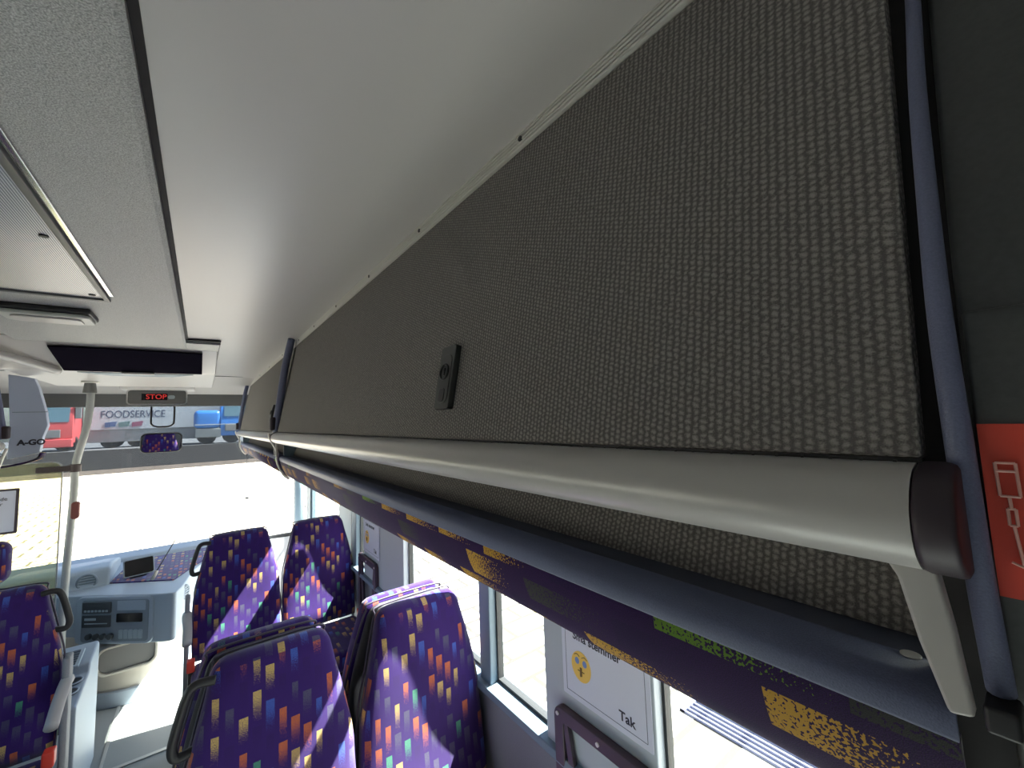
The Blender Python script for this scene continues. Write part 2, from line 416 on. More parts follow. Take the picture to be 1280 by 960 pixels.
# ------------------------------------------------------------------ outside
struct('ground', box(-60, 60, -40, 31.6, GZ-.05, GZ), 'paving')
struct('yard_wall', box(-60, 60, 31.6, 31.9, GZ-.05, -.98), 'retain')
struct('yard_ground', box(-60, 60, 31.9, 90, -1.1, -.98), 'asphalt')
def wheels(t, xs, y0, y1, r=.5, z=-.98):
    for x in xs:
        for y in (y0, y1): obj('wheel', cyl((x, y, z+r), r, .28, 'y', 24), 'tyre', t, bevel=.03)
t = empty('trailer', (0, 1.2, 0), label='white box trailer with FOODSERVICE lettering parked beyond the windscreen', cat='trailer')
obj('box_body', box(-5.45, 1.0, 33.2, 35.7, .12, 3.0), 'twhite', t, bevel=.03)
obj('skirt', box(-5.4, .95, 33.3, 35.6, -.62, .12), 'tskirt', t, bevel=.02)
wheels(t, (-4.4, -3.2, .2), 33.6, 35.3, .45)
text('lettering', 'FOODSERVICE', .62, (-3.36, 33.19, 1.03), (PI/2, 0, 0), 'tnavy', t, sx=.74, offset=.004)
for i, (x, mt) in enumerate(((-4.38, 'tbadge'), (-3.78, 'tgreen'), (-3.18, 'tpink'))):
    obj('badge', prism([(x-.25, .55), (x+.27, .62), (x+.2, .32), (x-.25, .27)], 33.17, 33.2), mt, t, label=('blue', 'green', 'red')[i]+' flag-shaped badge')
t = empty('truck', (0, 0, 0), label='red truck cab at the left edge of the windscreen', cat='truck')
obj('cab', prism([(32.7, -.55), (32.6, .5), (32.85, 1.6), (33.1, 1.85), (34.8, 1.85), (34.8, -.55)], -7.9, -5.62, 'x'), 'tred', t, bevel=.06)
obj('windscreen', prism([(32.58, .62), (32.83, 1.55), (32.86, 1.55), (32.6, .62)], -7.75, -5.8, 'x'), 'tglass', t)
obj('bumper', box(-7.9, -5.62, 32.5, 32.8, -.75, -.3), 'tred', t, bevel=.05)
obj('grille', box(-7.4, -6.1, 32.52, 32.62, -.22, .2), 'tgrey', t, bevel=.02)
obj('wing_mirror', box(-5.6, -5.35, 32.7, 32.85, .8, 1.6), 'tgrey', t, bevel=.03)
wheels(t, (-7.5, -6.0), 33.3, 34.3, .48)
t = empty('truck', (0, 0, 0), label='bright blue truck with pale stripe at the right side of the windscreen', cat='truck')
obj('cab', prism([(32.3, -.5), (32.2, .5), (32.45, 1.6), (32.7, 1.9), (34.2, 1.9), (34.2, -.5)], .95, 3.2, 'x'), 'tblue', t, bevel=.06)
obj('windscreen', prism([(32.18, .75), (32.43, 1.6), (32.46, 1.6), (32.2, .75)], 1.15, 3.0, 'x'), 'tglass', t)
obj('body', box(-.4, 1.0, 32.2, 33.0, .0, 1.15), 'tblue', t, bevel=.25)
obj('stripe', box(-.35, 2.4, 32.14, 32.2, .22, .27), 'twhite', t)
obj('bumper', box(1.2, 3.2, 32.1, 32.4, -.2, .25), 'tgrey', t, bevel=.05)
obj('chassis', box(-.3, 1.0, 32.25, 33.0, -.55, .0), 'tskirt', t, bevel=.03)
wheels(t, (.3, 1.6), 32.7, 33.8, .48)
# drain grate on the paving, seen low through the near window
g = bmesh.new()
box(3.0, 3.6, .7, .74, GZ, GZ+.02, g); box(3.0, 3.6, 1.9, 1.94, GZ, GZ+.02, g)
for i in range(14): box(3.0+i*.045, 3.012+i*.045, .7, 1.94, GZ, GZ+.018, g)
tag(obj('drain_grate', g, 'bluegrey'), 'dark blue-grey slotted grate on the paving outside the near window', 'grate')

# ------------------------------------------------------------------ right luggage lockers
DOORX = lambda z: .302 + (z+.03)*.185          # leaning door plane
def door_panel(y0, y1, mat, n=18, t=.014, parent=None):
    line = [(DOORX(z), z) for z in [-.028, .43]]
    return obj('door', thick(line, t, y0, y1, 'y', 1), mat, parent, bevel=.002)
def locker(y0, y1, label, latch_y, latch_open, screws):
    L = empty('overhead_locker', (.31, y0, -.15), label=label, cat='luggage locker', group='carpeted lockers of the right luggage rack')
    off = Vector(L.location)
    def part(name, bm, mat, par=None, **kw):
        if par is None: bmesh.ops.translate(bm, vec=-off, verts=bm.verts)
        return obj(name, bm, mat, par or L, **kw)
    part('door', thick([(DOORX(-.028), -.028), (DOORX(.412), .412)], .014, y0, y1, 'y', 1), 'carpet', bevel=.002)
    # piano hinge below the door: dark strip with teeth
    bm = box(.304, .312, y0, y1, -.044, -.029)
    y = y0+.01
    while y < min(y1, 2.4): box(.3025, .306, y, y+.0016, -.043, -.030, bm); y += .0145
    part('bottom_seal', bm, 'black')
    # ribbed aluminium hinge strip along the top
    pr = []
    for k in range(6):
        z = .413+k*.0068; x = DOORX(z)-.001
        pr += [(x+.0030, z), (x-.0026, z+.0012), (x-.0026, z+.0044), (x+.0030, z+.0054)]
    pr += [(.402, .455), (.402, .413)]
    tr = part('hinge_trim', prism(pr, y0, y1), 'alu')
    for y in screws:
        bm = cyl((DOORX(.433)-.0045, y, .430), .0042, .003, 'x', 12)
        bmesh.ops.translate(bm, vec=-off, verts=bm.verts); obj('screw', bm, 'black', tr)
    # open pocket below the door
    part('back_panel', thick([(.372, -.150), (.392, -.10), (.40, -.03)], .01, y0, y1, 'y', 1), 'carpet')
    part('shelf', box(.322, .385, y0, y1, -.160, -.151), 'shelf')
    lip = smoothline([(.345, -.1505), (.328, -.1500), (.3180, -.1515), (.3125, -.157), (.3120, -.166), (.314, -.1745)], 4)
    part('shelf_lip', thick([tuple(p) for p in lip], .004, y0, y1, 'y', -1), 'bluegrey', smooth=True)
    val = smoothline([(.316, -.1735), (.318, -.190), (.326, -.215), (.341, -.241), (.362, -.2605), (.39, -.271), (.45, -.280), (.54, -.282), (.62, -.25), (XR-.002, .045)], 4)
    part('fabric_valance', thick([tuple(p) for p in val], .006, y0, y1, 'y', -1), 'fabric_t', smooth=True)
    part('shelf_end', box(.33, .40, y1-.008, y1, -.155, -.03), 'bluewin')
    # latch
    z0 = .068; x = DOORX(z0)
    R = Matrix.Translation((x-.002, latch_y, z0)) @ Matrix.Rotation(math.atan(.185), 4, 'Y')
    bm = prism(rrect(.047, .104, .004), -.008, .002, 'x'); bmesh.ops.transform(bm, matrix=R, verts=bm.verts)
    la = part('latch', bm, 'latch', bevel=.0012)
    def sub(nm, bm, mat, **kw):
        bmesh.ops.transform(bm, matrix=Matrix.Translation(-off) @ R, verts=bm.verts); return obj(nm, bm, mat, la, **kw)
    sub('paddle', prism(rrect(.036, .080, .012, cy=-.003), -.0095, -.007, 'x'), 'latch', bevel=.001)
    sub('key_cylinder', disc_ring((-.0105, 0, .008), .0125, .0018, 'x'), 'latchdk', smooth=True)
    sub('keyhole', box(-.0112, -.0095, -.0015, .0015, .002, .014), 'latchdk')
    sub('release_button', prism(rrect(.018, .022, .005, cy=-.030), -.0105, -.008, 'x'), 'latchdk', bevel=.001)
    return L
locker(.0435, 2.34, 'long grey carpeted luggage locker nearest the camera, with black latch', .585, True, (.46, .83, 1.18, 1.55, 1.92, 2.27))
locker(2.38, 4.86, 'farther grey carpeted luggage locker next to the windscreen', 2.66, False, (2.8, 3.4, 4.0))
# rails under the doors
def rail(y0, y1, label, near=False):
    t = empty('grab_rail', (.30, y0, -.058), label=label, cat='grab rail', group='grab rails along the right luggage rack'); off = Vector(t.location)
    pr = [(.3055-.0335*math.cos(a)*(1 if math.cos(a) > 0 else .35), -.0585+.0275*math.sin(a)) for a in [2*PI*k/28 for k in range(28)]]
    bm = prism(pr, y0, y1); bmesh.ops.translate(bm, vec=-off, verts=bm.verts)
    o = obj('tube', bm, 'rail', t, smooth=True); e = o.modifiers.new('e', 'EDGE_SPLIT'); e.split_angle = math.radians(60)
    pr2 = [(.3055+(x-.3055)*1.03, -.0585+(z+.0585)*1.03) for x, z in pr]
    for a, b_ in ((y0-.016, y0), (y1, y1+.012)):
        bm = prism(pr2, a, b_); bmesh.ops.translate(bm, vec=-off, verts=bm.verts); obj('end_cap', bm, 'endcap', t, bevel=.003)
    for y in (y0+.002, y1-.02):
        bm = prism([(y+.016, -.076), (y-.006, -.076), (y-.0105, -.110), (y-.014, -.1485), (y-.005, -.1505), (y+.003, -.120), (y+.0085, -.090)], .292, .301, 'x')
        bmesh.ops.translate(bm, vec=-off, verts=bm.verts); obj('bracket', bm, 'rail', t, bevel=.002)
    return t
rail(.046, 2.335, 'long pale grey grab rail under the nearest locker, with dark end cap and white bracket')
rail(2.385, 4.84, 'short looking pale grab rail under the farther locker by the windscreen')
# divider straps between the lockers
def strap(y, label):
    t = empty('divider_strap', (.32, y, .1), label=label, cat='divider strap'); off = Vector(t.location)
    pts = [(DOORX(.45)-.012, y, .45), (DOORX(.3)-.022, y, .30), (DOORX(.12)-.018, y, .12), (DOORX(0)-.016, y, .0), (DOORX(-.02)-.01, y, -.025)]
    bm = tube(pts, .023, 10, flat=1); bmesh.ops.scale(bm, vec=(.75, 1, 1), verts=bm.verts, space=Matrix.Translation((-.32, 0, 0)))
    bmesh.ops.translate(bm, vec=-off, verts=bm.verts); obj('blue_strip', bm, 'bluegrey', t, smooth=True)
    bm = box(.270, .300, y-.02, y+.02, -.022, .045); bmesh.ops.translate(bm, vec=-off, verts=bm.verts); obj('clip', bm, 'endcap', t, bevel=.008)
    pts = [(.268, y, -.035), (.272, y, -.06), (.292, y, -.10), (.306, y, -.135), (.304, y, -.165), (.312, y, -.20), (.335, y, -.245), (.36, y, -.268)]
    bm = tube(pts, .006, 8); bmesh.ops.translate(bm, vec=-off, verts=bm.verts); obj('chrome_strap', bm, 'alu', t, smooth=True)
strap(2.36, 'blue-grey divider strip with dark clip between the two right lockers')
strap(4.87, 'blue-grey divider strip at the windscreen end of the right rack')
# nearest divider column on the right edge
t = empty('divider_column', (.33, 0, 0), label='dark grey moulded divider column with red label at the right edge', cat='divider column'); off = Vector(t.location)
P2 = [(.400, .452), (.383, .30), (.352, .19), (.330, .11), (.318, .045), (.316, -.02), (.322, -.09), (.334, -.17), (.352, -.25)]
pl = [tuple(p) for p in smoothline(P2, 5)]
bm = thick(pl, .02, .0262, -.45, 'y', -1); bmesh.ops.translate(bm, vec=-off, verts=bm.verts); obj('moulded_panel', bm, 'darkgrey', t, smooth=False, bevel=.003)
pl2 = [tuple(p) for p in smoothline([(.3155, .047), (.3125, .0), (.3150, -.06), (.3245, -.12), (.334, -.17), (.352, -.25)], 5)]
bm = thick(pl2, .01, .0245, -.30, 'y', -1); bmesh.ops.translate(bm, vec=-off, verts=bm.verts); obj('lower_cover', bm, 'darkgrey', t, bevel=.002)
bead = [(.388, .0315, .452), (.374, .0315, .30), (.3425, .0325, .19), (.322, .0320, .11), (.310, .0315, .045), (.307, .030, -.02), (.313, .0290, -.09), (.322, .0275, -.145)]
bm = tube(bead, [.0032+.0022*min(1, k/30) for k in range(43)], 12); bmesh.ops.translate(bm, vec=-off, verts=bm.verts); obj('blue_bead', bm, 'bluegrey', t, smooth=True)
bm = thick([(a+.010, b_) for a, b_ in pl], .01, .05, .02, 'y', -1); bmesh.ops.translate(bm, vec=-off, verts=bm.verts); obj('rubber_gap', bm, 'black2', t)
bm = box(.306, .326, .021, .033, -.160, -.147); bmesh.ops.translate(bm, vec=-off, verts=bm.verts); obj('black_clip', bm, 'black', t, bevel=.002)
# red label following the cover
lp = [(x-.0012, z) for x, z in pl2 if -.104 < z < -.003]
bm = thick(lp, .001, .0236, -.05, 'y', -1); bmesh.ops.translate(bm, vec=-off, verts=bm.verts); lab = obj('red_label', bm, 'red', t)
def lx(z): 
    for (a, b_), (c, d_) in zip(pl2, pl2[1:]):
        if d_ <= z <= b_: return a+(c-a)*(z-b_)/(d_-b_)-.0030
    return .31
g = bmesh.new()
def seg(p, q, r=.00065): tube([(lx(p[1]), p[0], p[1]), (lx(q[1]), q[0], q[1])], r, 6, g, 0)
yc = .0160
for (p, q) in (((yc+.0032, -.030), (yc-.0032, -.030)), ((yc+.0032, -.030), (yc+.0028, -.046)), ((yc-.0032, -.030), (yc-.0035, -.046)), ((yc+.0028, -.046), (yc-.0035, -.046)), ((yc+.0032, -.034), (yc-.0032, -.034)),
               ((yc, -.046), (yc-.0002, -.052)), ((yc+.001, -.052), (yc-.0015, -.052)), ((yc+.001, -.060), (yc-.0015, -.060)), ((yc+.001, -.052), (yc+.001, -.060)), ((yc-.0015, -.052), (yc-.0015, -.060)), ((yc-.0003, -.060), (yc-.0018, -.080)), ((yc+.002, -.078), (yc-.005, -.0815))): seg(p, q)
bmesh.ops.translate(g, vec=-off, verts=g.verts); obj('hammer_pictogram', g, 'pict', lab)
# two round shelf studs
tag(obj('shelf_stud', cyl((.343, .064, -.1505), .005, .002, 'z', 16), 'alu', bevel=.0006), 'small round metal stud on the shelf beside the white bracket', 'stud')

# hanging cable near the windscreen
t = empty('hanging_cable', (.36, 4.8, -.25), label='thin black cable with small plug hanging at the windscreen end of the rack', cat='cable')
obj('cord', tube([(0, 0, 0), (.002, 0, -.15), (-.004, 0, -.43)], .0025, 6), 'black', t)
obj('plug', box(-.008, .022, -.01, .01, -.445, -.43), 'black', t, bevel=.003)

# ------------------------------------------------------------------ left rack end
t = empty('overhead_locker', (-.9, 3.4, 0), label='left luggage rack, cut by the frame edge, with carpeted door and rail', cat='luggage locker'); off = Vector(t.location)
def lpart(nm, bm, mat, **kw):
    bmesh.ops.translate(bm, vec=-off, verts=bm.verts); return obj(nm, bm, mat, t, **kw)
lpart('door', thick([(-.865, -.028), (-.945, .412)], .014, .5, 3.40, 'y', -1), 'carpet', bevel=.002)
lpart('hinge_trim', box(-.965, -.94, .5, 3.45, .41, .455), 'alu')
lpart('blue_strip', tube([(-.93, 3.43, .44), (-.895, 3.43, .25), (-.865, 3.43, .05), (-.855, 3.43, -.02)], .02, 10), 'bluegrey', smooth=True)
lpart('clip', box(-.86, -.83, 3.41, 3.45, -.02, .05), 'endcap', bevel=.008)
lpart('rail', tube([(-.868, .5, -.058), (-.868, 3.42, -.058)], .028, 20, smooth=0), 'rail', smooth=True)
lpart('shelf_lip', box(-.885, -.875, .5, 3.44, -.172, -.15), 'bluegrey', bevel=.003)
lpart('shelf', box(-.96, -.88, .5, 3.44, -.160, -.152), 'shelf')
lpart('back_panel', box(-.97, -.955, .5, 3.44, -.15, .0), 'carpet')
val = [(.5+a, b_) for a, b_ in ()]
lv = smoothline([(-.872, -.172), (-.880, -.20), (-.90, -.235), (-.93, -.26), (-1.0, -.28), (XL, -.285)], 4)
lpart('fabric_valance', thick([tuple(p) for p in lv], .006, .5, 3.46, 'y', 1), 'fabric_t', smooth=True)
lpart('chrome_strap', tube([(-.84, 3.44, -.07), (-.855, 3.44, -.13), (-.868, 3.44, -.18), (-.90, 3.44, -.245)], .007, 8), 'alu', smooth=True)
t = empty('rack_end_panel', (-.8, 3.55, 0), label='angular blue-grey end panel of the left rack, above the partition glass', cat='end panel'); off = Vector(t.location)
P = [(-.875, .345), (-.775, .325), (-.755, .27), (-.722, .13), (-.712, .05), (-.728, -.015), (-.738, -.105), (-.86, -.135), (-.855, .0), (-.862, .13)]
lpart('panel', prism([(x-.005, z) for x, z in P], 3.55, 3.60), 'panelblue', bevel=.004)
lpart('panel_crease', box(-.855, -.715, 3.547, 3.55, .128, .131), 'bluewin')
text('lettering', 'A-GO', .042, (-.775-off.x, 3.546-off.y, -.045), (PI/2, 0, 0), 'ink', t, offset=.002)
lpart('fabric_trim', thick([tuple(p) for p in smoothline([(-.730, -.108), (-.742, -.140), (-.80, -.165), (-.90, -.185)], 4)], .01, 3.53, 3.62, 'y', 1), 'fabric_t', smooth=True)

# ------------------------------------------------------------------ ceiling fittings
t = empty('roof_hatch', (0, 0, 0), label='ribbed translucent roof hatch in a dark frame', cat='roof hatch')
hz = ZC-.020
obj('pane', box(-.58, -.262, -.6, 1.84, hz-.006, hz-.002), 'hatch', t)
o = obj('frame', ringprism([(-.60, -.62), (-.250, -.62), (-.250, 1.86), (-.60, 1.86)], [(-.584, -.60), (-.264, -.60), (-.264, 1.842), (-.584, 1.842)], hz-.012, hz, 'z'), 'hatchfr', t, bevel=.002)
obj('edge_strip', box(-.247, -.236, -.6, 1.80, hz-.006, hz), 'chrome', t, bevel=.002)
for x, y in ((-.285, 1.30), (-.285, 1.80), (-.5, 1.80)): obj('screw', cyl((x, y, hz-.0075), .008, .003, 'z', 12), 'black', t)
t = empty('ceiling_lamp', (-.44, 2.12, hz), label='flat ceiling lamp with black upper housing and pale lens, ahead of the hatch', cat='ceiling lamp')
obj('housing', box(-.115, .115, -.08, .075, -.020, 0), 'black', t, bevel=.006)
obj('bezel', prism(rrect(.22, .135, .02), -.034, -.020, 'z'), 'lens', t, bevel=.004)
obj('lens', prism(rrect(.17, .09, .02), -.040, -.034, 'z'), 'ceil_smooth', t, bevel=.004)
# front roof console with black sloping face
t = empty('roof_console', (0, 0, 0), label='pale roof console with black sloping face above the windscreen', cat='console')
obj('housing', prism([(2.84, ZC-.001), (2.87, ZC-.022), (3.22, .348), (3.25, .342), (4.30, .345), (4.44, ZC-.02), (4.44, ZC-.001)], -.84, .065, 'x'), 'ceil_smooth', t, bevel=.006)
n = Vector((0, -.1, -.36)).normalized()
obj('black_face', prism([(2.885, .4265), (3.205, .3455), (3.20, .338), (2.88, .419)], -.60, -.005, 'x'), 'face', t, bevel=.002)
obj('face_handle', box(-.37, -.23, 3.17, 3.20, .326, .338), 'alu', t, bevel=.003)
obj('side_rib', tube([(-.86, 2.72, .40), (-.74, 2.95, .37), (-.62, 3.19, .335)], .022, 10), 'ceil_smooth', t, smooth=True)
obj('reveal', prism([(-.56, 3.26), (-.05, 3.26), (-.16, 3.42), (-.44, 3.42)], .338, .343, 'z'), 'bluewin', t)
obj('step_edge', box(-.065, .072, 2.615, 2.645, ZC-.010, ZC-.001), 'black', t)
obj('side_plate', box(-.0735, .066, 2.645, 3.3, hz-.001, ZC-.001), 'ceil_tex', t)
obj('plate_shadow_gap', box(.066, .071, 2.645, 4.1, ZC-.018, ZC-.001), 'black', t)
# display with route text
t = empty('stop_display', (-.29, 4.42, .27), label='grey display housing with lit red STOP sign under the roof console', cat='display sign')
obj('mount', prism([(-.16, .10), (-.12, .055), (.12, .055), (.16, .10)], -.22, .24, 'x'), 'ceil_smooth', t, bevel=.006)
obj('front_plate', prism(rrect(.36, .115, .02), -.012, .012), 'visor', t, bevel=.004)
obj('rim', ringprism(rrect(.38, .125, .025), rrect(.36, .107, .02), -.016, .012, 'y'), 'chrome', t)
obj('amber_strip', box(-.05, .06, -.022, .0, .055, .068), 'amber', t, bevel=.004)
obj('led_window', box(-.10, .06, -.014, -.011, -.025, .028), 'screen', t)
text('stop_lettering', 'STOP', .054, (-.01, -.0145, .001), (PI/2, 0, 0), 'led', t, offset=.0006)
obj('badge', prism(rrect(.045, .03, .012, cx=.085), -.016, -.012), 'btnlight', t, bevel=.002)
# interior mirror
t = empty('interior_mirror', (-.265, 4.58, .05), label='interior rear-view mirror on a black loop arm', cat='mirror')
a_ = [(-.075, 0, .15), (-.075, 0, .04), (-.07, 0, .0), (-.04, 0, -.02), (0, 0, -.022), (.04, 0, -.02), (.07, 0, .0), (.075, 0, .04), (.075, 0, .15)]
obj('loop_arm', tube(a_, .007, 8), 'black', t, smooth=True)
R = Matrix.Translation((0, -.02, -.155)) @ Matrix.Rotation(math.radians(6), 4, 'Z') @ Matrix.Rotation(math.radians(6), 4, 'X')
bm = prism(rrect(.27, .165, .04), -.01, .015); bmesh.ops.transform(bm, matrix=R, verts=bm.verts); obj('mirror_case', bm, 'black', t, bevel=.006)
bm = prism(rrect(.25, .145, .034), -.0125, -.010); bmesh.ops.transform(bm, matrix=R, verts=bm.verts); obj('mirror_glass', bm, 'mirror', t)

# pole with clamp, partition glass, notice
t = empty('grab_pole', (-.675, 3.9, ZF), label='grey grab pole with a bend, from roof console to floor beside the console box', cat='grab pole')
obj('pole', tube([(.07, 0, 2.24), (.075, 0, 2.10), (.062, 0, 1.93), (.028, 0, 1.74), (.02, 0, 1.64), (.02, 0, 1.5), (.0, 0, .8), (0, 0, 0)], .020, 16), 'poleg', t, smooth=True)
obj('ceiling_socket', cyl((.07, 0, 2.20), .036, .07, 'z', 20, r2=.028), 'polecap', t, bevel=.003)
obj('socket_flange', cyl((.07, 0, 2.238), .045, .012, 'z', 20), 'alu', t, bevel=.003)
obj('clamp', box(-.15, .026, -.026, .026, 1.655, 1.69), 'brown', t, bevel=.006)
obj('clamp_collar', cyl((.02, 0, 1.672), .030, .05, 'z', 16), 'brown', t, bevel=.003)
obj('stop_button', prism(rrect(.04, .11, .018, cx=.034, cy=1.40), -.03, .01), 'stopbtn', t, bevel=.006)
t = empty('partition_screen', (-1.0, 3.9, -1.0), label='yellowish clear partition screen behind the driver seat', cat='partition')
obj('glass', prism(rrect(.66, 1.04, .05, cx=-.04, cy=.30), -.004, .004), 'yglass', t)
obj('edge_strip', ringprism(rrect(.664, 1.044, .052, cx=-.04, cy=.30), rrect(.652, 1.032, .046, cx=-.04, cy=.30), -.006, .006, 'y'), 'poleg', t)
obj('pocket_frame', box(-.3, .10, -.01, .01, -1.0+.1, -.22), 'wallgrey', t)
t = empty('notice', (-1.0, 3.885, -.46), label='framed paper notice on the partition screen', cat='notice')
obj('frame', ringprism(rrect(.23, .27, .008, cx=.0), rrect(.205, .245, .004), -.006, .004, 'y'), 'plum', t)
obj('paper', prism(rrect(.206, .246, .004), -.002, .002), 'paper', t)
text('lettering', 'Studerende\nSeniorer', .030, (.0, -.004, .06), (PI/2, 0, 0), 'ink', t)

# ------------------------------------------------------------------ seats
def back_mesh(w=((0, .43), (.18, .44), (.34, .425), (.46, .375), (.56, .325), (.66, .285)), t=.085, H=.645, tilt=0, inset=0, n=32):
    bm = bmesh.new(); rings = []
    def W(z):
        for (a, b), (c, d) in zip(w, w[1:]):
            if z <= c: return b+(d-b)*(z-a)/(c-a)
        return w[-1][1]
    zs = [H*k/14 for k in range(14)] + [H-.035, H-.018, H-.007, H]
    zs = sorted(set([z for z in zs if z <= H]))
    for z in zs:
        ww = W(z)/2-inset; tt = t/2-inset*.3
        e = max(0, (z-(H-.04))/.04)
        ww -= .030*(1-math.sqrt(max(0, 1-e*e))); tt *= math.sqrt(max(.06, 1-e*e*.9))
        e2 = max(0, (.03-z)/.03); tt *= math.sqrt(max(.1, 1-e2*e2))
        ring = []
        for k in range(n):
            a = 2*PI*k/n; c, s = math.cos(a), math.sin(a)
            x = ww*math.copysign(abs(c)**.38, c); y = tt*math.copysign(abs(s)**.55, s)
            ring.append(bm.verts.new((x, y+math.tan(tilt)*z + .012*math.sin(z*9), z)))
        rings.append(ring)
    for a, b in zip(rings, rings[1:]):
        for k in range(n): bm.faces.new((a[k], a[(k+1) % n], b[(k+1) % n], b[k]))
    bm.faces.new(rings[0][::-1]); bm.faces.new(rings[-1]); return bm
TILT = math.radians(9)
def make_seat(name, label, handle_side=-1, arm=True, group='purple patterned passenger seats', H=.645):
    """origin on the podium under the backrest, facing -Y"""
    s = empty(name, (0, 0, 0), label=label, cat='seat', group=group)
    def sh(bm, dz=.44, dy=0): bmesh.ops.translate(bm, vec=(0, dy, dz), verts=bm.verts); return bm
    obj('backrest', sh(back_mesh(tilt=TILT, H=H)), 'fabric', s, smooth=True)
    obj('back_shell', sh(back_mesh(t=.03, tilt=TILT, H=H-.012, inset=.012), dy=.048), 'shell', s, smooth=True)
    # piping round the face edge
    pts = []
    for sgn, order in ((-1, 1), (1, -1)):
        col = []
        for z, w in ((.03, .43), (.18, .44), (.34, .425), (.46, .375), (.56, .325), (H-.03, .29), (H-.005, .245)):
            col.append((sgn*(w/2-.001), .036+math.tan(TILT)*z+.012*math.sin(z*9), z+.44))
        pts += col[::order]
    obj('piping', tube(pts, .0035, 6, smooth=4), 'piping', s, smooth=True)
    bm = bmesh.new()
    v = bmesh.ops.create_cube(bm, size=1)['verts']; bmesh.ops.transform(bm, matrix=Matrix.Translation((0, -.25, .39)) @ Matrix.Diagonal((.43, .46, .11, 1)), verts=v)
    o = obj('cushion', bm, 'fabric', s, bevel=.035, seg=4)
    obj('seat_pan', box(-.19, .19, -.44, .02, .30, .34), 'black', s, bevel=.01)
    obj('pedestal', box(-.06, .06, -.34, -.08, .0, .30), 'wallgrey', s, bevel=.02)
    x = handle_side*.195
    hs = handle_side
    yb = .06
    obj('grab_handle', tube([(hs*.14, yb, H+.405), (hs*.18, yb, H+.408), (hs*.200, yb, H+.385), (hs*.222, yb, H+.30), (hs*.226, yb, H+.265), (hs*.215, yb, H+.245), (hs*.18, yb, H+.25)], .0115, 10), 'black', s, smooth=True)
    if arm:
        obj('side_frame', box(hs*.228, hs*.25, -.04, .03, .25, .80), 'wallgrey', s, bevel=.008)
        obj('armrest', tube([(hs*.24, .0, .70), (hs*.24, -.05, .70), (hs*.235, -.12, .66), (hs*.235, -.20, .62)], .021, 10), 'armrest', s, smooth=True)
    obj('belt_buckle', box(-hs*.0+hs*.20, hs*.235, -.13, -.085, .44, .50), 'redp', s, bevel=.006)
    obj('buckle_stalk', box(hs*.207, hs*.228, -.115, -.10, .34, .45), 'black', s, bevel=.003)
    return s
PZ = -1.72
s0 = make_seat('passenger_seat', 'near aisle seat of the right pair closest to the camera, black side handle', -1, False)
s0.location = (.185, 1.352, PZ)
s1 = make_seat('passenger_seat', 'near window seat of the right pair closest to the camera, half in sunlight', 1, False)
s1.location = (.635, 1.352, PZ)
for ch in list(s1.children):
    if ch.name.startswith('grab_handle'): bpy.data.objects.remove(ch)
def place(src, loc, rz, label):
    c = copy_tree(src); c.location = loc; c.rotation_euler = (0, 0, rz); c['label'] = label; return c
sb = make_seat('passenger_seat', 'seat back to back behind the nearest aisle seat, only its top edge showing', 1, False)
for ch in list(sb.children):
    if ch.name.startswith('grab_handle'): bpy.data.objects.remove(ch)
sb.location = (.17, 1.66, PZ); sb.rotation_euler = (0, 0, PI)
place(s1, (.625, 1.66, PZ), PI, 'seat back to back behind the nearest window seat, sunlit top edge showing')
s3 = make_seat('passenger_seat', 'front right aisle seat by the dashboard, with folded armrest and red buckle', -1, True)
s3.location = (.200, 2.98, PZ)
place(s1, (.645, 2.98, PZ), 0, 'front right window seat beside the entrance door, empty cushion showing')
s5 = make_seat('passenger_seat', 'left aisle seat cut by the frame edge, with grey armrest and red buckle', 1, True)
s5.location = (-.66, 2.57, PZ)
# driver seat
t = empty('driver_seat', (-.98, 3.28, ZF), label='driver seat with rounded patterned headrest, behind the left passenger seat', cat='seat')
bm = back_mesh(w=((0, .46), (.3, .48), (.5, .44), (.56, .30)), H=.62, t=.12); bmesh.ops.translate(bm, vec=(0, 0, .55), verts=bm.verts); obj('backrest', bm, 'fabric', t, smooth=True)
bm = bmesh.new(); v = bmesh.ops.create_cube(bm, size=1)['verts']; bmesh.ops.transform(bm, matrix=Matrix.Translation((.05, 0, 1.26)) @ Matrix.Diagonal((.34, .11, .21, 1)), verts=v)
obj('headrest', bm, 'fabric', t, bevel=.05, seg=5)
obj('cushion', box(-.24, .24, .0, .48, .42, .54), 'fabric', t, bevel=.04, seg=4)
obj('pedestal', box(-.15, .15, .05, .4, 0, .42), 'black', t, bevel=.02)

# ------------------------------------------------------------------ console box with cup holders
t = empty('console_box', (-.6, 3.3, ZF), label='grey floor console box with cup holders and switch panel beside the driver', cat='console box')
o = obj('body', prism([(-.30, 0), (-.28, .56), (.02, .590), (.05, .63), (.27, .66), (.29, .64), (.27, 0)], -.13, .14, 'x'), 'dash', t, bevel=.012)
obj('switch_panel', box(-.01, .10, .08, .25, .655, .668, mat=Matrix.Rotation(math.radians(8), 4, 'X') @ Matrix.Translation((0, -.0, -.02))), 'btnlight', t, bevel=.004)
for k in range(6):
    obj('switch', box(.015, .085, .095+k*.024, .112+k*.024, .668, .673, mat=Matrix.Rotation(math.radians(8), 4, 'X') @ Matrix.Translation((0, 0, -.02))), 'btn', t)
for y in (-.14, -.045):
    z = .560+(y+.28)*.10+.004
    obj('cup_holder', cyl((.085, y, z-.004), .038, .012, 'z', 24), 'black', t)
    obj('cup_holder_rim', disc_ring((.085, y, z+.003), .039, .004, 'z', 24), 'dash', t, smooth=True)

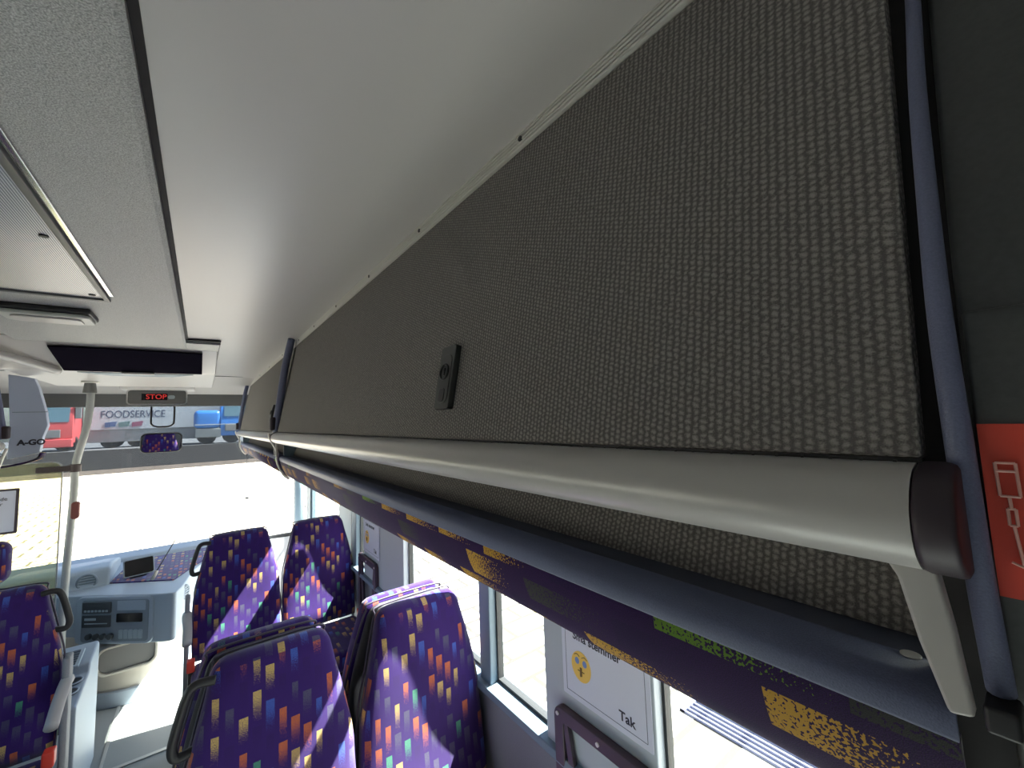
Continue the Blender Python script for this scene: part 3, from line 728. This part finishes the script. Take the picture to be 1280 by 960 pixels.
# ------------------------------------------------------------------ dashboard
t = empty('dashboard', (0, 0, 0), label='blue-grey dashboard with radio, display and beige lower part', cat='dashboard')
low = [tuple(p) for p in smoothline([(-.95, 4.30), (-.66, 4.20), (-.40, 4.10), (-.24, 4.12), (-.12, 4.30), (-.05, 4.50), (.15, 4.68), (.40, 4.78)], 4)]
obj('lower_panel', prism(low+[(.40, 5.12), (-.95, 5.12)], ZF, -1.40, 'z'), 'beige', t, bevel=.01)
obj('plinth', prism([(x, y-.025) for x, y in low]+[(.40, 5.1), (-.95, 5.1)], ZF, ZF+.10, 'z'), 'dash', t, bevel=.006)
up = [tuple(p) for p in smoothline([(-1.25, 4.30), (-.90, 4.30), (-.66, 4.20), (-.18, 3.82), (-.10, 3.86), (-.06, 4.05), (0, 4.35), (.14, 4.58), (.50, 4.80)], 4)]
obj('upper_body', prism(up+[(.50, 5.12), (-1.25, 5.12)], -1.45, -1.13, 'z'), 'dash', t, bevel=.03, seg=3)
obj('fabric_top', prism([(-.52, 4.36), (-.14, 4.10), (-.06, 4.3), (.06, 4.56), (.28, 4.78), (.28, 4.95), (-.45, 4.95)], -1.132, -1.122, 'z'), 'fabric', t)
obj('far_cowl', prism([(4.95, -1.2), (5.12, -1.2), (5.12, -1.07), (5.0, -1.10)], XL+.02, XR-.3, 'x'), 'dash', t, bevel=.01)
# local frame of the angled centre face
A = Vector((-.66, 4.20, 0)); B = Vector((-.18, 3.82, 0)); e1 = (B-A).normalized(); L_ = (B-A).length
nrm = Vector((e1.y, -e1.x, 0)); nrm = nrm if nrm.y < 0 else -nrm
F = Matrix(((e1.x, nrm.x*-1, 0, A.x), (e1.y, nrm.y*-1, 0, A.y), (0, 0, 1, 0), (0, 0, 0, 1)))   # local x along face, y into dash, z up
def face(nm, x0, x1, z0, z1, d, mat, bev=.003, par=None, r=.006):
    z0, z1 = (-1.135+(z+1.135)*1.32 for z in (z0, z1))
    bm = prism(rrect(x1-x0, z1-z0, r, cx=(x0+x1)/2, cy=(z0+z1)/2), -d, .03); bmesh.ops.transform(bm, matrix=F, verts=bm.verts)
    return obj(nm, bm, mat, par or t, bevel=bev)
face('instrument_panel', .0, .55, -1.375, -1.135, .012, 'dash', .01, r=.05)
face('panel_inlay', .05, .52, -1.36, -1.15, .016, 'dashface', .003, r=.02)
r = face('radio', .06, .26, -1.215, -1.160, .022, 'btn', .002)
for k in range(7): face('radio_key', .075+k*.025, .092+k*.025, -1.208, -1.198, .025, 'btnlight', .001, r, .002)
face('radio_slot', .085, .235, -1.182, -1.176, .0235, 'btn', .001, r, .002)
r = face('tachograph', .06, .26, -1.285, -1.225, .022, 'btn', .002)
face('tachograph_mark', .08, .16, -1.250, -1.238, .0235, 'btnlight', .001, r, .002)
face('tachograph_slot', .08, .24, -1.268, -1.263, .0235, 'btnlight', .001, r, .002)
face('tray', .30, .50, -1.205, -1.155, .018, 'dash', .003)
face('display', .30, .48, -1.262, -1.218, .021, 'screen', .002)
for k in range(4):
    bm = cyl((.115+k*.05, -.022, -1.392), .019, .025, 'y', 18); bmesh.ops.transform(bm, matrix=F, verts=bm.verts); obj('rotary_knob', bm, 'btn', t, bevel=.003)
for k in range(5): face('rocker_switch', .32+k*.034, .349+k*.034, -1.345, -1.300, .021, 'btnlight', .002)
# recess in the lower panel
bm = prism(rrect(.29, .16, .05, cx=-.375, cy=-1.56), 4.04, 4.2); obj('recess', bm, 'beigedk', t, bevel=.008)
o = obj('recess_rim', ringprism(rrect(.32, .19, .06, cx=-.375, cy=-1.56), rrect(.29, .16, .05, cx=-.375, cy=-1.56), 4.025, 4.15, 'y'), 'beige', t, bevel=.004)
# air vents
def vent(c, axis_rot, r=.05):
    g1 = disc_ring((0, 0, 0), r, .009, 'y'); g1 = cyl((0, .005, 0), r, .01, 'y', 28, g1)
    for g_, m_, n_ in ((g1, 'dashface', 'vent_ring'),):
        bmesh.ops.transform(g_, matrix=Matrix.Translation(c) @ Matrix.Rotation(axis_rot, 4, 'Z'), verts=g_.verts); v_ = obj(n_, g_, m_, t, smooth=False, bevel=.001)
    g2 = bmesh.new()
    for k in range(-2, 3): box(-math.sqrt(max(0, r*r-(k*r*.36)**2))*.9, math.sqrt(max(0, r*r-(k*r*.36)**2))*.9, -.008, .0, k*r*.36-.003, k*r*.36+.003, g2)
    bmesh.ops.transform(g2, matrix=Matrix.Translation(c) @ Matrix.Rotation(axis_rot, 4, 'Z'), verts=g2.verts); obj('vent_vanes', g2, 'dash', v_)
vent((-.070, 3.99, -1.20), math.radians(65), .045)
bm = prism([(4.33, -1.14), (4.40, -1.02), (4.50, -1.0), (4.9, -1.06), (4.9, -1.14)], -1.1, -.52, 'x'); obj('driver_cowl', bm, 'dash', t, bevel=.02)
vent((-.64, 4.352, -1.085), 0, .05)
# tablet and pen-like antenna on the mat
t = empty('tablet', (-.36, 4.36, -1.12), rz=math.radians(12), label='dark tablet on a stand on top of the dashboard', cat='tablet')
R = Matrix.Translation((0, 0, .075)) @ Matrix.Rotation(math.radians(-25), 4, 'X')
bm = prism(rrect(.18, .13, .015), -.008, .008); bmesh.ops.transform(bm, matrix=R, verts=bm.verts); obj('body', bm, 'dashface', t, bevel=.003)
bm = prism(rrect(.165, .115, .010), -.0095, -.008); bmesh.ops.transform(bm, matrix=R, verts=bm.verts); obj('screen', bm, 'screen', t)
obj('stand', box(-.05, .05, .0, .08, 0, .02), 'black', t, bevel=.004)
t = empty('antenna', (-.26, 4.20, -1.12), label='thin slanted antenna rod beside the tablet', cat='antenna')
obj('base', tube([(-.01, 0, 0), (.015, 0, .06)], .012, 8), 'beige', t, smooth=True)
obj('rod', tube([(.0, 0, .03), (.115, .05, .255)], .0035, 6), 'black', t)

# ------------------------------------------------------------------ pillar notices and black brackets
def notice(yc, zc, label, text_size=.030):
    t = empty('notice', (XR-.0145, yc, zc), label=label, cat='notice', group='shush notices on the window pillars')
    # facing -X: local text rotation
    obj('paper', prism(rrect(.297, .215, .003), -.0012, .0, 'x'), 'paper', t)
    obj('border_line', ringprism(rrect(.268, .186, .001), rrect(.2655, .1835, .001), -.0016, -.0011, 'x'), 'frameline', t)
    rot = (PI/2, 0, -PI/2)
    text('upper_lettering', 'Små stemmer', text_size, (-.0014, .02, .066), rot, 'ink', t, offset=.0006)
    text('lower_lettering', 'Tak', .032, (-.0014, -.075, -.068), rot, 'ink', t, offset=.0006)
    f = obj('yellow_face', prism([(.075+.036*math.cos(2*PI*k/32), -.010+.040*math.sin(2*PI*k/32)) for k in range(32)], -.0020, -.0012, 'x'), 'emoji', t)
    g = bmesh.new()
    for dy in (.014, -.014): prism([(.075+dy+.008*math.cos(2*PI*k/16), .002+.009*math.sin(2*PI*k/16)) for k in range(16)], -.0023, -.0020, 'x', g)
    obj('eyes', g, 'emojiblue', f)
    g = bmesh.new()
    for dy in (.014, -.014): tube([(-.0022, .075+dy+.010, .015), (-.0022, .075+dy, .020), (-.0022, .075+dy-.010, .016)], .0010, 6, g, 3)
    tube([(-.0022, .075, -.012), (-.0022, .075, -.034)], .0035, 8, g, 0); tube([(-.0022, .087, -.022), (-.0022, .063, -.022)], .0012, 6, g, 0)
    obj('brows_and_finger', g, 'emojidk', f)
    return t
n1 = notice(.775, -.685, 'white notice reading Tak with yellow face, on the nearest pillar')
n2 = copy_tree(n1); n2.location = (XR-.0145, 2.62, -.71); n2['label'] = 'small looking white notice with yellow face on the farther pillar'
def bracket(yc, w, label):
    t = empty('wall_bracket', (XR-.012, yc, -.83), label=label, cat='wall bracket', group='black framed brackets on the window pillars')
    h = .50
    obj('frame', ringprism(rrect(w, h, .03, cy=-h/2), rrect(w-.075, h-.075, .012, cy=-h/2), -.022, 0, 'x'), 'plum', t, bevel=.004)
    for sg in (1, -1):
        obj('slanted_bar', prism([(sg*(w/2-.05), -.03), (sg*(w/2-.03), -.03), (sg*.062, -h+.03), (sg*.030, -h+.03)][::sg], -.018, -.004, 'x'), 'plum', t, bevel=.002)
    for y in (w/2-.018, 0, -w/2+.018): obj('bolt', cyl((-.0235, y, -.020), .0055, .004, 'x', 12), 'alu', t)
    return t
b1 = bracket(.785, .335, 'black bolted frame bracket below the nearest pillar notice')
b2 = copy_tree(b1); b2.location = (XR-.012, 2.66, -.84); b2['label'] = 'black bolted frame bracket on the farther pillar, between the seats'
